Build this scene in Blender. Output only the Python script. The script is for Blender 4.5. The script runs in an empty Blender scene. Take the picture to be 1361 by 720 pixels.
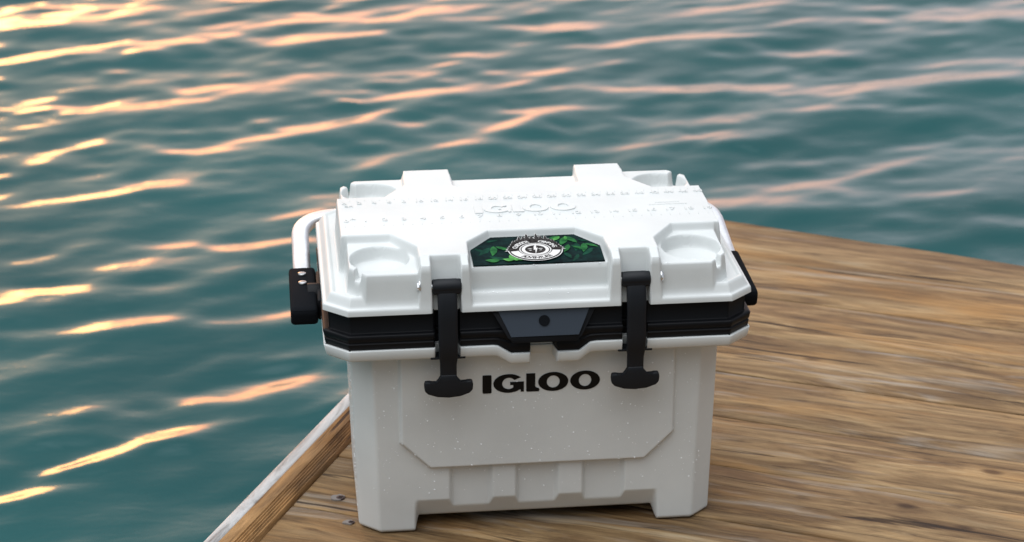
import bpy, bmesh, math, random
import numpy as np
from mathutils import Vector, Matrix
R = math.radians
random.seed(7); np.random.seed(7)
S = bpy.context.scene
COL = S.collection

# ------------------------------------------------------------------ camera, world, sun, exposure
cam_d = bpy.data.cameras.new('camera'); cam = bpy.data.objects.new('camera', cam_d); COL.objects.link(cam)
cam.location = (-0.27993, -2.57427, 1.22999)
_pitch, _yaw, _roll = 0.355722, -0.102424, -0.004936
_f = Vector((-math.sin(_yaw)*math.cos(_pitch), math.cos(_yaw)*math.cos(_pitch), -math.sin(_pitch)))
_r = Vector((math.cos(_yaw), math.sin(_yaw), 0)); _u = _r.cross(_f)
_c, _s = math.cos(_roll), math.sin(_roll)
_r2, _u2 = _c*_r + _s*_u, -_s*_r + _c*_u
cam.rotation_euler = Matrix((_r2, _u2, -_f)).transposed().to_euler()
cam_d.sensor_width = 36; cam_d.lens = 84.97
cam_d.clip_start = 0.05; cam_d.clip_end = 2000
cam_d.dof.use_dof = True; cam_d.dof.focus_distance = 2.58; cam_d.dof.aperture_fstop = 9.5
S.camera = cam

SUN_EL, SUN_AZ = 7.0, -9.0            # degrees; azimuth clockwise from +y
W = bpy.data.worlds.new('World'); S.world = W; W.use_nodes = True
wn = W.node_tree.nodes; wl = W.node_tree.links
sky = wn.new('ShaderNodeTexSky'); sky.sky_type = 'NISHITA'; sky.sun_disc = False
sky.sun_elevation = R(SUN_EL); sky.sun_rotation = R(SUN_AZ)
sky.air_density = 1.0; sky.dust_density = 1.5; sky.ozone_density = 1.0
bg = wn['Background']; bg.inputs['Strength'].default_value = 0.03
wl.new(sky.outputs[0], bg.inputs['Color'])
# thin even cloud over the clear sky: an overcast deck, brightest overhead, with the sunset glowing through it low round the sun
tc = wn.new('ShaderNodeTexCoord'); sp = wn.new('ShaderNodeSeparateXYZ'); wl.new(tc.outputs['Generated'], sp.inputs[0])
cr = wn.new('ShaderNodeValToRGB'); # (bright axis tipped left of overhead, added to light the cooler's left and front)
dt = wn.new('ShaderNodeVectorMath'); dt.operation = 'DOT_PRODUCT'; wl.new(tc.outputs['Generated'], dt.inputs[0])
dt.inputs[1].default_value = (math.sin(R(-105))*math.sin(R(13.5)), math.cos(R(-105))*math.sin(R(13.5)), math.cos(R(13.5)))
wl.new(dt.outputs['Value'], cr.inputs[0])
for k, (p, c) in enumerate(((0.0, (.15, .15, .165)), (.52, (.29, .30, .325)), (.76, (1.85, 1.92, 2.0)), (1.0, (3.2, 3.3, 3.42)))):
    e = cr.color_ramp.elements[k] if k < 2 else cr.color_ramp.elements.new(p)
    e.position = p; e.color = (*c, 1)
bg2 = wn.new('ShaderNodeBackground'); bg2.inputs['Strength'].default_value = 1.0
wl.new(cr.outputs[0], bg2.inputs['Color'])
add = wn.new('ShaderNodeAddShader'); wl.new(bg.outputs[0], add.inputs[0]); wl.new(bg2.outputs[0], add.inputs[1])
def wmath(op, a, b=None):
    m = wn.new('ShaderNodeMath'); m.operation = op
    for s_, v_ in zip(m.inputs, (a, b)):
        if v_ is None: continue
        if isinstance(v_, (int, float)): s_.default_value = v_
        else: wl.new(v_, s_)
    return m.outputs[0]
def glow(prev, az, el, saz, sel, col, strength):
    """soft elliptical glow in the cloud, centred on azimuth/elevation (degrees), widths in degrees"""
    A_ = wmath('ARCTAN2', sp.outputs['X'], sp.outputs['Y']); E_ = wmath('ARCSINE', sp.outputs['Z'])
    q1 = wmath('POWER', wmath('ABSOLUTE', wmath('DIVIDE', wmath('SUBTRACT', A_, R(az)), R(saz))), 2.0)
    q2 = wmath('POWER', wmath('ABSOLUTE', wmath('DIVIDE', wmath('SUBTRACT', E_, R(el)), R(sel))), 2.0)
    g = wmath('POWER', 2.71828, wmath('MULTIPLY', wmath('ADD', q1, q2), -1.0))
    b_ = wn.new('ShaderNodeBackground'); b_.inputs['Color'].default_value = (*col, 1)
    wl.new(wmath('MULTIPLY', g, strength), b_.inputs['Strength'])
    ad = wn.new('ShaderNodeAddShader'); wl.new(prev, ad.inputs[0]); wl.new(b_.outputs[0], ad.inputs[1])
    return ad.outputs[0]
out = glow(add.outputs[0], SUN_AZ, SUN_EL-1.5, 14, 4.0, (1.0, .21, .015), 3.7)
out = glow(out, SUN_AZ+18, 4.5, 38, 4.5, (1.0, .34, .26), .55)
out = glow(out, SUN_AZ+40, 8, 50, 12.5, (.62, .61, .72), .95)
wl.new(out, wn['World Output'].inputs['Surface'])

sd = bpy.data.lights.new('sun', 'SUN'); sd.energy = 0.13; sd.angle = R(9); sd.color = (1.0, 0.46, 0.13)
sun = bpy.data.objects.new('sun', sd); COL.objects.link(sun)
_sv = Vector((math.sin(R(SUN_AZ))*math.cos(R(SUN_EL)), math.cos(R(SUN_AZ))*math.cos(R(SUN_EL)), math.sin(R(SUN_EL))))
sun.rotation_euler = _sv.to_track_quat('Z', 'Y').to_euler()
sun.location = _sv*30

S.view_settings.view_transform = 'Standard'; S.view_settings.look = 'None'
S.view_settings.exposure = 0.03; S.view_settings.gamma = 1
S.cycles.max_bounces = 6

# ------------------------------------------------------------------ materials
def new_mat(name):
    m = bpy.data.materials.new(name); m.use_nodes = True
    nt = m.node_tree
    return m, nt, nt.nodes, nt.links, nt.nodes['Principled BSDF']

def noise(n, l, scale, detail=4, rough=.5, vec=None, dist=0):
    t = n.new('ShaderNodeTexNoise'); t.inputs['Scale'].default_value = scale
    t.inputs['Detail'].default_value = detail; t.inputs['Roughness'].default_value = rough
    t.inputs['Distortion'].default_value = dist
    if vec is not None: l.new(vec, t.inputs['Vector'])
    return t

def ramp(n, l, src, stops):
    r = n.new('ShaderNodeValToRGB'); e = r.color_ramp.elements
    while len(e) < len(stops): e.new(.5)
    for k, (p, c) in enumerate(stops):
        e[k].position = p; e[k].color = (*c, 1) if len(c) == 3 else c
    l.new(src, r.inputs[0]); return r

def mix(n, l, fac, a, b, mode='MIX'):
    m = n.new('ShaderNodeMix'); m.data_type = 'RGBA'; m.blend_type = mode
    for sock, v in ((m.inputs['Factor'], fac), (m.inputs['A'], a), (m.inputs['B'], b)):
        pass
    fi, ai, bi = m.inputs[0], m.inputs[6], m.inputs[7]
    for sock, v in ((fi, fac), (ai, a), (bi, b)):
        if isinstance(v, (int, float)): sock.default_value = v
        elif isinstance(v, tuple): sock.default_value = (*v, 1)
        else: l.new(v, sock)
    return m.outputs[2]

def bump(n, l, h, strength, dist, normal=None):
    b = n.new('ShaderNodeBump'); b.inputs['Strength'].default_value = strength; b.inputs['Distance'].default_value = dist
    l.new(h, b.inputs['Height'])
    if normal is not None: l.new(normal, b.inputs['Normal'])
    return b.outputs[0]

def objvec(n, l, scale=(1, 1, 1), rnd=True):
    tc = n.new('ShaderNodeTexCoord')
    v = tc.outputs['Object']
    if rnd:
        oi = n.new('ShaderNodeObjectInfo')
        mu = n.new('ShaderNodeMath'); mu.operation = 'MULTIPLY'; mu.inputs[1].default_value = 37.0
        l.new(oi.outputs['Random'], mu.inputs[0])
        ad = n.new('ShaderNodeVectorMath'); ad.operation = 'ADD'
        l.new(v, ad.inputs[0]); l.new(mu.outputs[0], ad.inputs[1]); v = ad.outputs[0]
    mp = n.new('ShaderNodeMapping'); mp.inputs['Scale'].default_value = scale
    l.new(v, mp.inputs['Vector'])
    return mp.outputs[0]

def plastic(name, col, rough, grain=.08, tint=.04, spec=.5):
    m, nt, n, l, p = new_mat(name)
    v = objvec(n, l, rnd=False)
    a = noise(n, l, 9, 5, .6, v)
    dark = tuple(c*(1-tint*2.2) for c in col); lite = tuple(min(1, c*(1+tint)) for c in col)
    r = ramp(n, l, a.outputs[0], [(.3, dark), (.7, lite)])
    l.new(r.outputs[0], p.inputs['Base Color'])
    p.inputs['Specular IOR Level'].default_value = spec
    g = noise(n, l, 900, 2, .5, v)
    l.new(bump(n, l, g.outputs[0], grain, .0006), p.inputs['Normal'])
    rr = n.new('ShaderNodeMapRange'); rr.inputs[3].default_value = rough*.85; rr.inputs[4].default_value = rough*1.15
    l.new(a.outputs[0], rr.inputs[0]); l.new(rr.outputs[0], p.inputs['Roughness'])
    return m

def metal(name, col, rough):
    m, nt, n, l, p = new_mat(name)
    v = objvec(n, l)
    a = noise(n, l, 60, 4, .6, v)
    r = ramp(n, l, a.outputs[0], [(.3, tuple(c*.8 for c in col)), (.7, col)])
    l.new(r.outputs[0], p.inputs['Base Color']); p.inputs['Metallic'].default_value = 1
    p.inputs['Roughness'].default_value = rough
    return m

def flat(name, col, rough=.45):
    m, nt, n, l, p = new_mat(name)
    v = objvec(n, l, rnd=False); a = noise(n, l, 120, 3, .6, v)
    r = ramp(n, l, a.outputs[0], [(.2, tuple(c*.85 for c in col)), (.8, col)])
    l.new(r.outputs[0], p.inputs['Base Color']); p.inputs['Roughness'].default_value = rough
    p.inputs['Specular IOR Level'].default_value = .15
    return m

M_WHITE = plastic('white_plastic', (.635, .655, .645), .38, .10)
M_BLACK = plastic('black_plastic', (.0055, .006, .0075), .46, .05, spec=.14)
M_RUBBER = plastic('black_rubber', (.008, .0095, .0125), .50, .12, spec=.24)
M_GRIP = plastic('matte_black_grip', (.0075, .0085, .0105), .85, .08, spec=.04)
M_FLAP = plastic('dark_slate_plastic', (.030, .040, .055), .34, .05, spec=.4)
M_ALU = metal('brushed_aluminium', (.93, .93, .95), .48)
M_STEEL = metal('stainless_steel', (.75, .75, .76), .22)
M_PRINT_BLACK = flat('black_print', (.006, .006, .006))
M_PRINT_DARK = flat('brown_black_print', (.022, .018, .017))
M_PRINT_WHITE = flat('white_print', (.72, .70, .68))

def leaf_mat(name, lo, hi):
    m, nt, n, l, p = new_mat(name)
    v = objvec(n, l, rnd=False); a = noise(n, l, 90, 3, .6, v)
    r = ramp(n, l, a.outputs[0], [(.35, lo), (.65, hi)])
    l.new(r.outputs[0], p.inputs['Base Color']); p.inputs['Roughness'].default_value = .65; p.inputs['Specular IOR Level'].default_value = .06
    return m
M_LABEL = leaf_mat('dark_green_print', (.0012, .0055, .0065), (.004, .020, .019))
M_LEAF = [leaf_mat('leaf_green_print', (.008, .060, .020), (.028, .15, .040)),
          leaf_mat('leaf_teal_print', (.003, .024, .017), (.008, .060, .034)),
          leaf_mat('leaf_bright_print', (.030, .15, .030), (.10, .32, .08))]

def wood_mat(name, hue, warp=.02, worn=.55):
    m, nt, n, l, p = new_mat(name)
    base_v = objvec(n, l)
    # slow sideways drift so the grain wanders
    w = noise(n, l, 1.0, 3, .5, objvec(n, l, (2.6, 7, 7)))
    wv = n.new('ShaderNodeVectorMath'); wv.operation = 'MULTIPLY_ADD'
    l.new(w.outputs['Color'], wv.inputs[0]); wv.inputs[1].default_value = (0, warp*2, 0); l.new(base_v, wv.inputs[2])
    def scaled(s):
        mp = n.new('ShaderNodeMapping'); mp.inputs['Scale'].default_value = s; l.new(wv.outputs[0], mp.inputs['Vector']); return mp.outputs[0]
    a = noise(n, l, 1.0, 7, .66, scaled((3.6, 23, 23)), 1.2)
    b = noise(n, l, 1.0, 6, .68, scaled((8.5, 120, 120)), .7)
    c = noise(n, l, 1.0, 5, .6, scaled((3.0, 11, 11)), .5)
    d = noise(n, l, 1.0, 3, .6, scaled((14, 520, 520)), .3)
    dk, md, lt, gr, og = hue
    base = ramp(n, l, a.outputs[0], [(.28, dk), (.44, md), (.60, lt), (.76, gr)])
    fine = ramp(n, l, b.outputs[0], [(.33, (.32, .27, .235)), (.45, (.86, .84, .81)), (.64, (1.20, 1.17, 1.13))])
    col = mix(n, l, .9, base.outputs[0], fine.outputs[0], 'MULTIPLY')
    orr = ramp(n, l, c.outputs[0], [(.48, (0, 0, 0)), (.66, (.65, .65, .65))])
    col = mix(n, l, orr.outputs[0], col, mix(n, l, .9, og, fine.outputs[0], 'MULTIPLY'))
    pale = noise(n, l, 1.0, 5, .65, scaled((2.0, 17, 17)), 1.0)
    pf = ramp(n, l, pale.outputs[0], [(.56, (0, 0, 0)), (.70, (worn, worn, worn))])
    col = mix(n, l, pf.outputs[0], col, mix(n, l, .8, (.35, .335, .31), fine.outputs[0], 'MULTIPLY'))
    e = noise(n, l, 1.0, 3, .5, scaled((3.0, 70, 70)), .4)
    chk = ramp(n, l, e.outputs[0], [(.315, (.12, .09, .065)), (.355, (1, 1, 1))])
    col = mix(n, l, .92, col, chk.outputs[0], 'MULTIPLY')
    st = noise(n, l, 1.0, 4, .6, scaled((1.6, 5, 5)), .8)
    col = mix(n, l, .8, col, ramp(n, l, st.outputs[0], [(.36, (.52, .48, .44)), (.52, (1, 1, 1)), (.68, (1.15, 1.13, 1.1))]).outputs[0], 'MULTIPLY')
    # small dark knots
    vo = n.new('ShaderNodeTexVoronoi'); vo.inputs['Scale'].default_value = 1.0; l.new(scaled((4.5, 9.5, 9.5)), vo.inputs['Vector'])
    kn = ramp(n, l, vo.outputs['Distance'], [(.035, (.20, .14, .10)), (.08, (1, 1, 1))])
    col = mix(n, l, .85, col, kn.outputs[0], 'MULTIPLY')
    l.new(col, p.inputs['Base Color'])
    p.inputs['Roughness'].default_value = .68; p.inputs['Specular IOR Level'].default_value = .3
    nb = bump(n, l, a.outputs[0], .6, .006)
    nb = bump(n, l, b.outputs[0], .7, .0030, nb)
    nb = bump(n, l, chk.outputs[0], .6, .0022, nb)
    nb = bump(n, l, d.outputs[0], .5, .0008, nb)
    l.new(nb, p.inputs['Normal'])
    return m
M_WOOD = wood_mat('weathered_deck_wood', ((.075, .042, .021), (.170, .103, .048), (.300, .200, .100), (.37, .29, .185), (.32, .170, .055)))
M_RAILWOOD = wood_mat('varnished_rail_wood', ((.15, .076, .028), (.28, .152, .058), (.40, .228, .095), (.45, .29, .14), (.42, .20, .055)), .004, .12)

def paint_mat():
    m, nt, n, l, p = new_mat('chipped_white_paint')
    v = objvec(n, l, (5, 34, 34)); a = noise(n, l, 1, 7, .72, v, 1.2)
    r = ramp(n, l, a.outputs[0], [(.36, (.10, .095, .09)), (.44, (.26, .26, .255)), (.53, (.43, .43, .425)), (.66, (.56, .56, .555))])
    l.new(r.outputs[0], p.inputs['Base Color']); p.inputs['Roughness'].default_value = .5
    l.new(bump(n, l, r.outputs[0], .4, .001), p.inputs['Normal'])
    return m
M_PAINT = paint_mat()

def water_mat():
    m, nt, n, l, p = new_mat('sea_water')
    v = objvec(n, l, (1, 1, 1), rnd=False)
    a = noise(n, l, .7, 3, .5, v)
    r = ramp(n, l, a.outputs[0], [(.3, (.008, .056, .058)), (.7, (.012, .080, .081))])
    l.new(r.outputs[0], p.inputs['Base Color'])
    p.inputs['Roughness'].default_value = .06; p.inputs['IOR'].default_value = 1.333
    b = noise(n, l, 34, 3, .5, objvec(n, l, (.6, 1.2, 1), rnd=False), .4)
    l.new(bump(n, l, b.outputs[0], .12, .006), p.inputs['Normal'])
    return m
M_WATER = water_mat()

def drop_mat():
    m, nt, n, l, p = new_mat('water_drop')
    p.inputs['Base Color'].default_value = (.93, .95, .96, 1); p.inputs['Roughness'].default_value = .03  # nearly opaque white base colour stands in for highlights on clear drops
    p.inputs['IOR'].default_value = 1.333; p.inputs['Transmission Weight'].default_value = .10
    return m
M_DROP = drop_mat()

# ------------------------------------------------------------------ helpers
def link(name, me, mat=None, parent=None, smooth=False):
    o = bpy.data.objects.new(name, me); COL.objects.link(o)
    if mat is not None:
        me.materials.clear(); me.materials.append(mat)
    if parent is not None: o.parent = parent
    if smooth: me.polygons.foreach_set('use_smooth', [True]*len(me.polygons))
    return o

def from_bm(name, bm, mat, parent=None, smooth=True, angle=35):
    me = bpy.data.meshes.new(name)
    bmesh.ops.recalc_face_normals(bm, faces=bm.faces)
    if smooth:
        for f in bm.faces: f.smooth = True
        for e in bm.edges:
            if len(e.link_faces) == 2 and e.calc_face_angle(0) > R(angle): e.smooth = False
    bm.to_mesh(me); bm.free()
    return link(name, me, mat, parent)

def thing(name, label, cat, loc=(0, 0, 0), group=None):
    o = bpy.data.objects.new(name, None); COL.objects.link(o); o.location = loc
    o['label'] = label; o['category'] = cat
    if group: o['group'] = group
    return o

def add_box(bm, x0, x1, y0, y1, z0, z1, bev=0, seg=2):
    vs = [bm.verts.new((x, y, z)) for z in (z0, z1) for y in (y0, y1) for x in (x0, x1)]
    q = [(0, 2, 3, 1), (4, 5, 7, 6), (0, 1, 5, 4), (2, 6, 7, 3), (0, 4, 6, 2), (1, 3, 7, 5)]
    fs = [bm.faces.new([vs[i] for i in f]) for f in q]
    if bev:
        es = list({e for f in fs for e in f.edges})
        bmesh.ops.bevel(bm, geom=es, offset=bev, segments=seg, profile=.5, affect='EDGES')

def add_prism(bm, pts, axis, t0, t1, bev=0, seg=2):
    """polygon pts (2-D) extruded along an axis: 'y' -> pts are (x,z); 'z' -> (x,y); 'x' -> (y,z)"""
    def mk(p, t):
        return {'y': (p[0], t, p[1]), 'z': (p[0], p[1], t), 'x': (t, p[0], p[1])}[axis]
    a = [bm.verts.new(mk(p, t0)) for p in pts]; b = [bm.verts.new(mk(p, t1)) for p in pts]
    k = len(pts); fs = [bm.faces.new(a), bm.faces.new(b[::-1])]
    for i in range(k): fs.append(bm.faces.new((a[i], b[i], b[(i+1) % k], a[(i+1) % k])))
    if bev:
        es = list({e for f in fs for e in f.edges})
        bmesh.ops.bevel(bm, geom=es, offset=bev, segments=seg, profile=.5, affect='EDGES')

def add_cyl(bm, p0, p1, r, seg=20, bev=0):
    p0, p1 = Vector(p0), Vector(p1); d = (p1-p0).normalized()
    q = d.to_track_quat('Z', 'Y'); ax, ay = q @ Vector((1, 0, 0)), q @ Vector((0, 1, 0))
    a, b = [], []
    for k in range(seg):
        t = 2*math.pi*k/seg; o = ax*math.cos(t)*r + ay*math.sin(t)*r
        a.append(bm.verts.new(p0+o)); b.append(bm.verts.new(p1+o))
    f0 = bm.faces.new(a[::-1]); f1 = bm.faces.new(b)
    for k in range(seg): bm.faces.new((a[k], a[(k+1) % seg], b[(k+1) % seg], b[k]))
    if bev:
        bmesh.ops.bevel(bm, geom=list(f0.edges)+list(f1.edges), offset=bev, segments=2, profile=.5, affect='EDGES')

def add_sweep(bm, path, prof, up=(0, 0, 1)):
    """sweep a closed profile (list of (a,b)) along a 3-D path; a along side vector, b along up-ish"""
    path = [Vector(p) for p in path]; rings = []
    for i, p in enumerate(path):
        t = (path[min(i+1, len(path)-1)]-path[max(i-1, 0)]).normalized()
        s = t.cross(Vector(up)).normalized(); u = s.cross(t)
        rings.append([bm.verts.new(p+s*a+u*b) for a, b in prof])
    k = len(prof)
    for i in range(len(rings)-1):
        for j in range(k):
            bm.faces.new((rings[i][j], rings[i][(j+1) % k], rings[i+1][(j+1) % k], rings[i+1][j]))
    bm.faces.new(rings[0][::-1]); bm.faces.new(rings[-1])

def rrect(w, h, r, seg=4):
    pts = []
    for cx, cy, a0 in ((w/2-r, h/2-r, 0), (-w/2+r, h/2-r, 90), (-w/2+r, -h/2+r, 180), (w/2-r, -h/2+r, 270)):
        for k in range(seg+1):
            a = R(a0+90*k/seg); pts.append((cx+r*math.cos(a), cy+r*math.sin(a)))
    return pts

def bezier_round(pts, r, seg=6):
    """round the corners of an open 3-D polyline"""
    pts = [Vector(p) for p in pts]; out = [pts[0]]
    for i in range(1, len(pts)-1):
        a, b, c = pts[i-1], pts[i], pts[i+1]
        p = b+(a-b).normalized()*min(r, (a-b).length*.49); q = b+(c-b).normalized()*min(r, (c-b).length*.49)
        for k in range(seg+1):
            t = k/seg; out.append(p*(1-t)**2+b*2*t*(1-t)+q*t*t)
    return out+[pts[-1]]

def grid_mesh(name, V, nu, nv, close_u=False, keep=None):
    """V: (nv, nu, 3) array of vertices -> mesh of quads"""
    idx = np.arange(nu*nv).reshape(nv, nu)
    if close_u: idx = np.concatenate([idx, idx[:, :1]], axis=1)
    F = np.stack([idx[:-1, :-1], idx[:-1, 1:], idx[1:, 1:], idx[1:, :-1]], -1).reshape(-1, 4)
    if keep is not None:
        F = F[keep.reshape(-1)[F].any(axis=1)]
    P = V.reshape(-1, 3)
    used = np.unique(F); remap = -np.ones(len(P), int); remap[used] = np.arange(len(used))
    P = P[used]; F = remap[F]
    me = bpy.data.meshes.new(name)
    me.vertices.add(len(P)); me.vertices.foreach_set('co', P.astype(np.float32).ravel())
    me.loops.add(len(F)*4); me.loops.foreach_set('vertex_index', F.ravel().astype(np.int32))
    me.polygons.add(len(F)); me.polygons.foreach_set('loop_start', np.arange(0, len(F)*4, 4, dtype=np.int32))
    me.polygons.foreach_set('loop_total', np.full(len(F), 4, dtype=np.int32))
    me.update(calc_edges=True); me.validate()
    me.polygons.foreach_set('use_smooth', np.ones(len(me.polygons), dtype=bool))
    return me

def sst(t):
    t = np.clip(t, 0, 1); return t*t*(3-2*t)

def sd_poly(X, Y, pts):
    """signed distance to a polygon, negative inside"""
    P = np.array(pts, float); n = len(P)
    d = np.full(X.shape, 1e9); s = np.ones(X.shape)
    for i in range(n):
        a, b = P[i], P[i-1]
        ex, ey = b-a; wx, wy = X-a[0], Y-a[1]
        t = np.clip((wx*ex+wy*ey)/(ex*ex+ey*ey), 0, 1)
        bx, by = wx-ex*t, wy-ey*t
        d = np.minimum(d, bx*bx+by*by)
        c1 = Y >= a[1]; c2 = Y < b[1]; c3 = ex*wy > ey*wx
        flip = (c1 & c2 & c3) | (~c1 & ~c2 & ~c3)
        s = np.where(flip, -s, s)
    return s*np.sqrt(d)

def mirror_x(pts): return [(-x, y) for x, y in pts]
def mirror_y(pts): return [(x, -y) for x, y in pts]

def blend(z, sd, w, top):
    """raise/lower z to `top` inside the polygon, wall of width w straddling the edge"""
    t = sst(.5 - sd/w)
    return z*(1-t) + top*t

# flat shapes (print, lettering) through 2-D curves, so concave outlines and holes fill properly
def curve_mesh(loops, thick=.0004):
    cu = bpy.data.curves.new('outline', 'CURVE'); cu.dimensions = '2D'; cu.fill_mode = 'BOTH'; cu.extrude = thick/2
    for lp in loops:
        sp = cu.splines.new('POLY'); sp.points.add(len(lp)-1)
        sp.points.foreach_set('co', [c for p in lp for c in (p[0], p[1], 0, 1)]); sp.use_cyclic_u = True
    o = bpy.data.objects.new('outline', cu); COL.objects.link(o)
    bpy.context.view_layer.update()
    me = bpy.data.meshes.new_from_object(o.evaluated_get(bpy.context.evaluated_depsgraph_get()))
    bpy.data.objects.remove(o); bpy.data.curves.remove(cu)
    return me

def text_mesh(txt, size, thick=.0004, bold=0, align='CENTER', space=1.0):
    cu = bpy.data.curves.new('lettering', 'FONT'); cu.body = txt; cu.size = size; cu.extrude = thick/2
    cu.align_x = align; cu.align_y = 'BOTTOM_BASELINE'; cu.offset = bold; cu.resolution_u = 3; cu.space_character = space
    o = bpy.data.objects.new('lettering', cu); COL.objects.link(o)
    bpy.context.view_layer.update()
    me = bpy.data.meshes.new_from_object(o.evaluated_get(bpy.context.evaluated_depsgraph_get()))
    bpy.data.objects.remove(o); bpy.data.curves.remove(cu)
    return me

def ell(cx, cy, rx, ry, n=48, a0=0, a1=360):
    return [(cx+rx*math.cos(R(a0+(a1-a0)*k/n)), cy+ry*math.sin(R(a0+(a1-a0)*k/n))) for k in range(n if a1-a0 == 360 else n+1)]

def join_into(bm, me, mat4=None, fn=None):
    k = len(bm.verts); bm.from_mesh(me)
    bm.verts.ensure_lookup_table()
    for v in bm.verts[k:]:
        if fn: v.co = Vector(fn(v.co))
        if mat4: v.co = mat4 @ v.co
    bpy.data.meshes.remove(me)

# ------------------------------------------------------------------ water
WZ = -0.45
BANDS = __import__('json').loads('''[[[[-0.981,3.617],[-0.871,3.701],[-0.745,3.731]],0.0746,0.0835],[[[-0.717,3.758],[-0.579,3.804],[-0.443,3.859]],0.0765,0.0811],[[[-0.445,3.552],[-0.318,3.633],[-0.172,3.747]],0.0734,0.0851],[[[-0.997,3.204],[-0.945,3.231],[-0.842,3.318]],0.0672,0.0849],[[[-0.817,3.349],[-0.697,3.39],[-0.564,3.451]],0.0693,0.091],[[[-0.902,2.77],[-0.822,2.817]],0.0594,0.0972],[[[-0.805,2.827],[-0.705,2.879],[-0.558,2.903]],0.0604,0.1061],[[[-0.555,2.814],[-0.409,2.838],[-0.269,2.88],[-0.105,3.002],[0.008,3.084],[0.075,3.208]],0.0681,0.1085],[[[-0.224,2.551],[-0.086,2.644],[0.056,2.712],[0.206,2.841],[0.329,2.981],[0.482,3.039]],0.0592,0.1029],[[[-0.692,2.501],[-0.618,2.503],[-0.535,2.556]],0.0437,0.1119],[[[-0.387,2.124],[-0.318,2.125],[-0.232,2.152]],0.0387,0.1329],[[[-0.161,3.955],[-0.009,3.987]],0.0714,0.0775],[[[-0.021,3.413],[0.109,3.485],[0.222,3.545]],0.0708,0.0889],[[[0.071,3.346],[0.14,3.373]],0.0412,0.0829],[[[0.156,4.018],[0.256,4.023]],0.0644,0.0685],[[[0.349,3.347],[0.48,3.389]],0.0554,0.082],[[[0.766,3.457],[0.924,3.716]],0.0594,0.0757],[[[0.961,3.381],[1.073,3.442],[1.192,3.48]],0.0651,0.0866],[[[0.588,3.126],[0.726,3.163],[0.891,3.177],[0.963,3.203]],0.0535,0.0854],[[[0.622,2.549],[0.757,2.716],[0.858,2.776],[1.008,2.806]],0.0475,0.0972],[[[0.865,2.395],[0.959,2.438],[1.073,2.518]],0.0502,0.1038],[[[-0.738,0.983],[-0.692,1.006],[-0.647,1.012]],0.0291,0.2094],[[[-0.673,1.072],[-0.603,1.111],[-0.531,1.169],[-0.445,1.215]],0.0375,0.2094],[[[-0.434,1.349],[-0.382,1.343]],0.0294,0.1621],[[[-0.356,1.242],[-0.317,1.251]],0.0248,0.1588],[[[-0.233,1.27],[-0.186,1.314]],0.0288,0.1651],[[[-0.759,1.919],[-0.715,1.918]],0.0364,0.134],[[[-1.038,4.243],[-0.882,4.268]],0.0851,0.0708],[[[-0.674,4.137],[-0.57,4.168]],0.0662,0.0661],[[[-0.358,4.124],[-0.251,4.199]],0.0745,0.0734],[[[0.109,3.635],[0.205,3.7],[0.292,3.769]],0.0598,0.075],[[[1.533,3.806],[1.694,3.846]],0.0735,0.0673],[[[0.946,2.939],[1.079,2.955]],0.0448,0.0848],[[[-0.802,1.683],[-0.748,1.691],[-0.7,1.701]],0.0337,0.1135],[[[-0.384,1.703],[-0.27,1.736],[-0.198,1.768]],0.0381,0.0903],[[[-0.665,1.697],[-0.526,1.739],[-0.385,1.822]],0.0427,0.0925],[[[-0.537,2.043],[-0.387,2.057]],0.0424,0.0817],[[[-0.342,1.406],[-0.249,1.43]],0.034,0.1],[[[-0.693,1.33],[-0.603,1.336],[-0.498,1.297]],0.0293,0.0943],[[[-0.53,1.859],[-0.444,1.912]],0.0447,0.086],[[[1.2,2.845],[1.396,2.949]],0.0643,0.0693],[[[0.97,2.011],[1.283,2.092]],0.0604,0.0958],[[[1.264,3.571],[1.535,3.657]],0.0692,0.0644],[[[0.418,3.794],[0.59,3.838]],0.0696,0.064],[[[0.64,3.608],[0.774,3.686]],0.0599,0.0666]]''')
def water_height(X, Y):
    rng = np.random.RandomState(11)
    H = np.zeros_like(X)
    n = 90
    for k in range(n):
        lam = .065*(13.0**(k/(n-1)))
        th = R(119 + rng.normal()*28)
        kx, ky = 2*math.pi/lam*math.cos(th), 2*math.pi/lam*math.sin(th)
        slope = .0088*(1.15 if lam > .28 else (1.2 if lam > .12 else .75))
        A = slope*lam/(2*math.pi)
        ph = kx*X+ky*Y+rng.uniform(0, 6.283)
        H += A*(np.cos(ph)+.15*np.cos(2*ph))
    # the steeper ripple faces, each a low ridge along its own crest line
    for pts, wd, s0 in BANDS:
        P = np.array(pts); seg = np.diff(P, axis=0); L = np.linalg.norm(seg, axis=1); cum = np.r_[0, np.cumsum(L)]; tot = cum[-1]
        m = (X > P[:, 0].min()-.7) & (X < P[:, 0].max()+.7) & (Y > P[:, 1].min()-.7) & (Y < P[:, 1].max()+.7)
        x, y = X[m], Y[m]
        best = np.full(x.shape, 1e9); bt = np.zeros(x.shape); bv = np.zeros(x.shape)
        for i in range(len(seg)):
            e = seg[i]/L[i]; wx, wy = x-P[i, 0], y-P[i, 1]
            t = wx*e[0]+wy*e[1]; tc = np.clip(t, 0, L[i]) 
            dx, dy = wx-e[0]*tc, wy-e[1]*tc; d = np.hypot(dx, dy)
            b = d < best; best = np.where(b, d, best); bt = np.where(b, cum[i]+t, bt); bv = np.where(b, -e[1]*wx+e[0]*wy, bv)
        wob = 1+.35*np.sin(bt*31+tot*70)*np.sin(bt*13+tot*17)
        endf = sst((bt+.10)/.16)*sst((tot+.10-bt)/.16)
        H[m] += -s0*endf*bv*np.exp(-bv**2/(2*(wd*wob)**2))
    return H

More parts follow.
